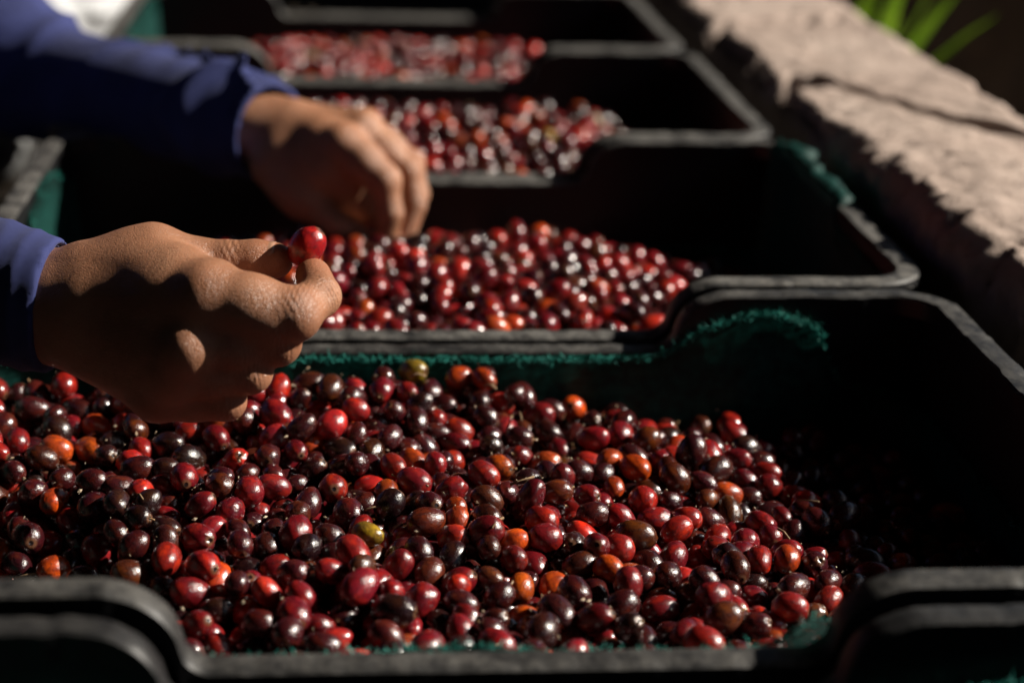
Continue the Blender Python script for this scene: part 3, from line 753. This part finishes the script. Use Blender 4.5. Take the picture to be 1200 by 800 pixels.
# the rest of the body under the clothes, head and neck
G = grid_of((-1.02, .45, -.25), (-.30, 1.04, .70), .0085)
f = cone(G, PELV, lerp(PELV, NECK, .55), .115, .115)
f = smin(f, cone(G, lerp(PELV, NECK, .5), lerp(PELV, NECK, .85), .115, .11), .06)
f = smin(f, cone(G, SH_R, SH_L, .055, .055), .06)
for sh, elb in ((SH_R, EL_R), (SH_L, EL_L)): f = smin(f, cone(G, sh, elb, .05, .036), .03)
f = smin(f, cone(G, NECK, lerp(NECK, HEAD, .7), .055, .052), .03)
f = smin(f, ball(G, HEAD, .098, (.98, .80, 1.12)), .02)
f = smin(f, ball(G, np.array(HEAD)+(.055, 0, -.06), .058, (.9, .85, 1.05)), .035)      # jaw
f = smin(f, ball(G, np.array(HEAD)+(.112, 0, -.028), .016, (.9, .7, 1.3)), .014)       # nose
for s in (-1, 1):
    f = smin(f, ball(G, np.array(HEAD)+(0, s*.084, -.015), .026, (.8, .45, 1.2)), .008)  # ears
    f = np.maximum(f, -ball(G, np.array(HEAD)+(.104, s*.032, .004), .014))                # eye sockets
hips = []
for s in (-.10, .10):
    hip = (PELV[0], PELV[1]+s, PELV[2]-.03); knee = (-.44, PELV[1]+s*1.5, -.17); ank = (-.84, PELV[1]+s*1.1, -.20); hips.append((hip, knee, ank))
    f = smin(f, cone(G, hip, knee, .07, .045), .04); f = smin(f, cone(G, knee, ank, .042, .03), .01)
v, q = surface_nets(f, (-1.02, .45, -.25), .0085)
Vs.append(v); Qs.append(q+base); Rs.append(np.zeros(len(v))); Ws.append(np.zeros(len(v)))
me = mk_mesh('person', np.concatenate(Vs), np.concatenate(Qs), True, M_SKIN); attr(me, 'red', np.concatenate(Rs), 'FLOAT'); attr(me, 'wrinkle', np.concatenate(Ws), 'FLOAT')
person = tag(ob('person', me), 'person in blue long-sleeved shirt kneeling beside the crates, sorting cherries with both hands', 'person')

def folds(G, a, b, amp, seed, n=26.):
    """irregular cloth folds: separate ridges that cross a limb at their own slant and fade round it"""
    X, Y, Z = G; a = np.array(a); d = np.array(b)-a; L = np.linalg.norm(d); d = d/L
    g = np.random.default_rng(seed); out = np.zeros_like(X)
    s = (X-a[0])*d[0]+(Y-a[1])*d[1]+(Z-a[2])*d[2]
    wob = .010*np.sin(X*23+Y*17+seed)+.008*np.sin(Z*41-X*13+2*seed)+.004*np.sin(Y*83+Z*61)
    for k in range(int(n)):
        t = g.normal(0, .75, 3); t = t - d*(t @ d); s0 = g.uniform(-.02, L*1.7); wd = g.uniform(.004, .013); dirn = g.normal(0, 1, 3); dirn /= np.linalg.norm(dirn)
        q = s - s0 + wob*g.uniform(.5, 1.6) + t[0]*(X-a[0]-d[0]*s0)+t[1]*(Y-a[1]-d[1]*s0)+t[2]*(Z-a[2]-d[2]*s0)
        rad = (X-a[0]-d[0]*s)*dirn[0]+(Y-a[1]-d[1]*s)*dirn[1]+(Z-a[2]-d[2]*s)*dirn[2]
        out += g.uniform(.4, 1.5)*np.exp(-np.abs(q/wd)**1.5)*np.clip(.35+rad/.045, 0, 1)
    return (out-.35)*amp
def sleeve(cuff, cdir, elb, sh, rc, re, rs, h, seed, name, amp):
    cuff = np.array(cuff); pts = np.array([cuff, elb, sh]); lo = pts.min(0)-.085; hi = pts.max(0)+.085
    G = grid_of(lo, hi, h); f = cone(G, cuff, elb, rc, re); f = smin(f, cone(G, elb, sh, re*1.02, rs), .03)
    X, Y, Z = G; dc = np.linalg.norm(np.stack([X-cuff[0], Y-cuff[1], Z-cuff[2]]), axis=0)
    fade = np.clip((dc-.012)/.05, .18, 1)
    f = f - folds(G, cuff, elb, amp, seed, 22.)*fade
    # cuff: cut square and hollow it out
    ax = np.array(cdir)/np.linalg.norm(cdir); s = (X-cuff[0])*ax[0]+(Y-cuff[1])*ax[1]+(Z-cuff[2])*ax[2]
    f = np.where(np.abs(s) < .03, f-.0012*np.clip(1-np.abs(s+.014)/.004, 0, 1), f)
    f = np.maximum(f, s)
    inner = cone(G, cuff+ax*.02, lerp(cuff, elb, .5), rc-.0052, rc-.006); f = np.maximum(f, -inner)
    for k in range(3):
        sl = [slice(None)]*3
        for e in (0, -1): sl[k] = e; f[tuple(sl)] = np.abs(f[tuple(sl)])+1e-3
    V, Q = surface_nets(f, lo, h); return ob(name, mk_mesh(name, V, Q, True, M_CLOTH), person)
def unit(a): a = np.array(a, float); return a/np.linalg.norm(a)
cR = lerp(RJ['w'], EL_R, -.0); dR = unit(np.array(RJ['iM'])-np.array(EL_R)); cuffR = np.array((-.2075, .2355, .0745))
sleeve(cuffR, (.98, -.16, -.04), EL_R, SH_R, .0340, .052, .072, .0024, 4, 'sleeve', .0040)
cuffL = np.array((-.1190, .7435, .0515)); dL = unit(np.array(LJ['w'])-np.array(EL_L)+(0, 0, -.0))
sleeve(cuffL, dL, EL_L, SH_L, .0385, .050, .070, .0028, 9, 'sleeve', .0075)
G = grid_of((-1.0, .45, -.2), (-.36, 1.05, .47), .008)
f = cone(G, PELV, lerp(PELV, NECK, .55), .14, .135); f = smin(f, cone(G, lerp(PELV, NECK, .5), lerp(PELV, NECK, .86), .135, .125), .06)
f = smin(f, cone(G, SH_R, SH_L, .07, .07), .06); f = smin(f, cone(G, NECK, lerp(NECK, HEAD, .15), .068, .066), .02)
f = f - folds(G, PELV, NECK, .005, 3, 18.)
f = np.maximum(f, -cone(G, lerp(NECK, HEAD, .05), HEAD, .057, .06)); f = np.maximum(f, -(G[2]+.08))
V, Q = surface_nets(f, (-1.0, .45, -.2), .008); ob('shirt', mk_mesh('shirt', V, Q, True, M_CLOTH), person)
G = grid_of((-1.05, .5, -.27), (-.33, 1.02, .1), .008)
f = cone(G, PELV, (PELV[0], PELV[1], PELV[2]-.04), .125, .13)
for hip, knee, ank in hips:
    f = smin(f, cone(G, hip, knee, .085, .058), .05); f = np.minimum(f, cone(G, knee, lerp(knee, ank, .92), .056, .045))
f = f - folds(G, PELV, hips[0][1], .0035, 6, 18.); f = np.maximum(f, ZG+.004-G[2])
V, Q = surface_nets(f, (-1.05, .5, -.27), .008); ob('trousers', mk_mesh('trousers', V, Q, True, M_TROUS), person)
for hip, knee, ank in hips:
    lo = np.array(ank)+(-.22, -.06, -.06); G = grid_of(lo, np.array(ank)+(.06, .06, .09), .006)
    f = smin(cone(G, ank, (ank[0]+.02, ank[1], ank[2]+.02), .042, .04), cone(G, (ank[0]-.03, ank[1], ank[2]+.01), (ank[0]-.16, ank[1], ank[2]-.008), .038, .032), .03); f = np.maximum(f, ZG+.002-G[2])
    V, Q = surface_nets(f, lo, .006); ob('boot', mk_mesh('boot', V, Q, True, M_BOOT), person)
lo = np.array(HEAD)-.16; G = grid_of(lo, np.array(HEAD)+.16, .006)
f = ball(G, np.array(HEAD)+(-.008, 0, .008), .104, (.98, .83, 1.12)); f = np.maximum(f, (G[0]-HEAD[0])-.62*(G[2]-HEAD[2])-.035); f = np.maximum(f, HEAD[2]-.075-G[2])
V, Q = surface_nets(f, lo, .006); ob('hair', mk_mesh('hair', V, Q, True, M_HAIR), person)
for s in (-1, 1):
    G = grid_of(np.array(HEAD)+(.08, s*.032-.02, -.016), np.array(HEAD)+(.12, s*.032+.02, .024), .003)
    V, Q = surface_nets(ball(G, np.array(HEAD)+(.094, s*.032, .004), .0125), np.array(HEAD)+(.08, s*.032-.02, -.016), .003); ob('eye', mk_mesh('eye', V, Q, True, M_EYE), person)
# fingernails: a small curved plate on the back of each last joint
def nail(D, T, nrm, r, w):
    D, T = Vector(D), Vector(T); ax = (T-D).normalized(); nn = Vector(nrm); nn = (nn-ax*nn.dot(ax)).normalized(); sd = ax.cross(nn); V = []; F = []
    L = (T-D).length
    for i in range(7):
        u = i/6
        for j in range(7):
            a = (j/6-.5)*1.7; wd = 1 if u < .7 else math.sqrt(max(.15, 1-((u-.7)/.42)**2))
            p = D + ax*(L*.45+u*(L*.5+r*.25)) + nn*((r+.0006)*math.cos(a*wd)) + sd*((r+.0006)*math.sin(a*wd)*w) - nn*.0022*max(0, u-.75)
            V.append(p)
    for i in range(6):
        for j in range(6): F.append((i*7+j, i*7+j+1, (i+1)*7+j+1, (i+1)*7+j))
    o = ob('nail', mk_mesh('nail', V, F, True, M_NAIL), person); m = o.modifiers.new('thickness', 'SOLIDIFY'); m.thickness = .0006; m.offset = -1
for J, tn in ((RJ, (-.1, -.2, .97)), (LJ, (.2, -.8, .5))):
    nail(J['tI'], J['tT'], tn, .0092, 1.)
    for k, rr in (('i', .0078), ('m', .0077), ('r', .0074), ('p', .0066)):
        D, T = np.array(J[k+'D']), np.array(J[k+'T']); Pp = np.array(J[k+'P']); a = T-D; o_ = D-(Pp+T)/2; nail(D, T, o_, rr, 1.)

# the cherry held between thumb and forefinger
o = bpy.data.objects.new('coffee_cherry', VMESH[0]); COL.objects.link(o)
o.matrix_world = Matrix.Translation((-.0815, .2190, .1110)) @ Matrix.Rotation(.7, 4, 'Y') @ Matrix.Scale(.0090, 4); o.color = (.30, .010, .013, 1)
tag(o, 'glossy red coffee cherry pinched between thumb and forefinger', 'cherry')

# ------------------------------------------------------------------ plants behind the wall, things on the left
r = random.Random(3)
def blade(root, lean, L, w, bend, twist):
    V = []; F = []; lean = Vector(lean).normalized(); d = (Vector((0, 0, 1)) + lean*.12).normalized(); p = Vector(root); sd0 = lean.cross(Vector((0, 0, 1))).normalized()
    for i in range(9):
        u = i/8; wd = w*(math.sin(math.pi*min(1, .12+u*.9))**.7)*.5+.0004; sd = sd0*math.cos(twist*u)+d.cross(sd0)*math.sin(twist*u); mid = d.cross(sd).normalized()*wd*.35
        V += [p-sd*wd, p+mid, p+sd*wd]; d = (d + lean*bend/8 - Vector((0, 0, 1))*bend/14*u).normalized(); p = p + d*L/8
    for i in range(8):
        for k in (0, 1): F.append((i*3+k, i*3+k+1, (i+1)*3+k+1, (i+1)*3+k))
    m = mk_mesh('blade', V, F, True, M_LEAF); return m
def tuft(c, n, label, hmin, hmax):
    e = empty('grass_tuft', c); tag(e, label, 'grass', 'grass tufts behind the wall')
    for k in range(n):
        a = r.uniform(0, 6.28); o = ob('blade', blade((c[0]+.018*math.cos(a), c[1]+.05*math.sin(a), c[2]), (math.cos(a), math.sin(a), 0), r.uniform(hmin, hmax), r.uniform(.018, .032), r.uniform(.2, .8), r.uniform(-.8, .8)), e)
tuft((.553, 1.62, ZG), 22, 'bright green broad-bladed grass tuft against the back of the wall', .26, .34)
tuft((.556, 1.80, ZG), 14, 'green grass tuft half hidden behind the brighter tuft', .26, .34)

def blob(name, c, s, seed, h, mat, amp, label, cat):
    lo = np.array(c)-np.array(s)*1.35; G = grid_of(lo, np.array(c)+np.array(s)*1.35, h); X, Y, Z = G
    f = (np.sqrt(((X-c[0])/s[0])**2+((Y-c[1])/s[1])**2+((Z-c[2])/s[2])**2)-1)*min(s) - folds(G, c, (c[0]+.1, c[1]+.05, c[2]+.1), amp, seed, 16.)
    f = np.maximum(f, ZG-.002-Z); V, Q = surface_nets(f, lo, h); return tag(ob(name, mk_mesh(name, V, Q, True, mat)), label, cat)
blob('plastic_sack', (-.56, 2.6, -.05), (.17, .26, .20), 2, .012, M_SACK, .012, 'crumpled white sack on the ground beyond the blue sleeve', 'sack')
blob('field_stone', (-.52, 1.72, -.17), (.07, .10, .07), 5, .008, M_STONE, .004, 'smooth grey stone on the ground between the arms, left of the crates', 'stone')

# ------------------------------------------------------------------ shed out of view, added to keep sky light off the crates
shed = tag(empty('sky_block_shed', (-1.6, 1.5, ZG)), 'unseen shed of dark boards added over the crate row to block sky light', 'shed')
def shed_box(nm, a, b): m = MB(); m.box(a, b); ob(nm, m.mesh(nm, M_WOOD), shed)
shed_box('sky_block_roof', (-2.6, -3.0, 1.95), (2.0, 6.5, 2.0))
for k in range(13): shed_box('sky_block_board', (-2.1, -2.9+k*.7, ZG), (-2.06, -2.9+k*.7+.69, 1.95))
for k in range(6): shed_box('sky_block_board', (-2.05+k*.62, 6.0, ZG), (-2.05+k*.62+.61, 6.04, 1.95))
for k in range(6): shed_box('sky_block_board', (-2.05+k*.62, -2.9, ZG), (-2.05+k*.62+.61, -2.86, 1.95))
for y in (-2.8, 5.9): shed_box('sky_block_post', (1.55, y-.05, ZG), (1.65, y+.05, 1.95))
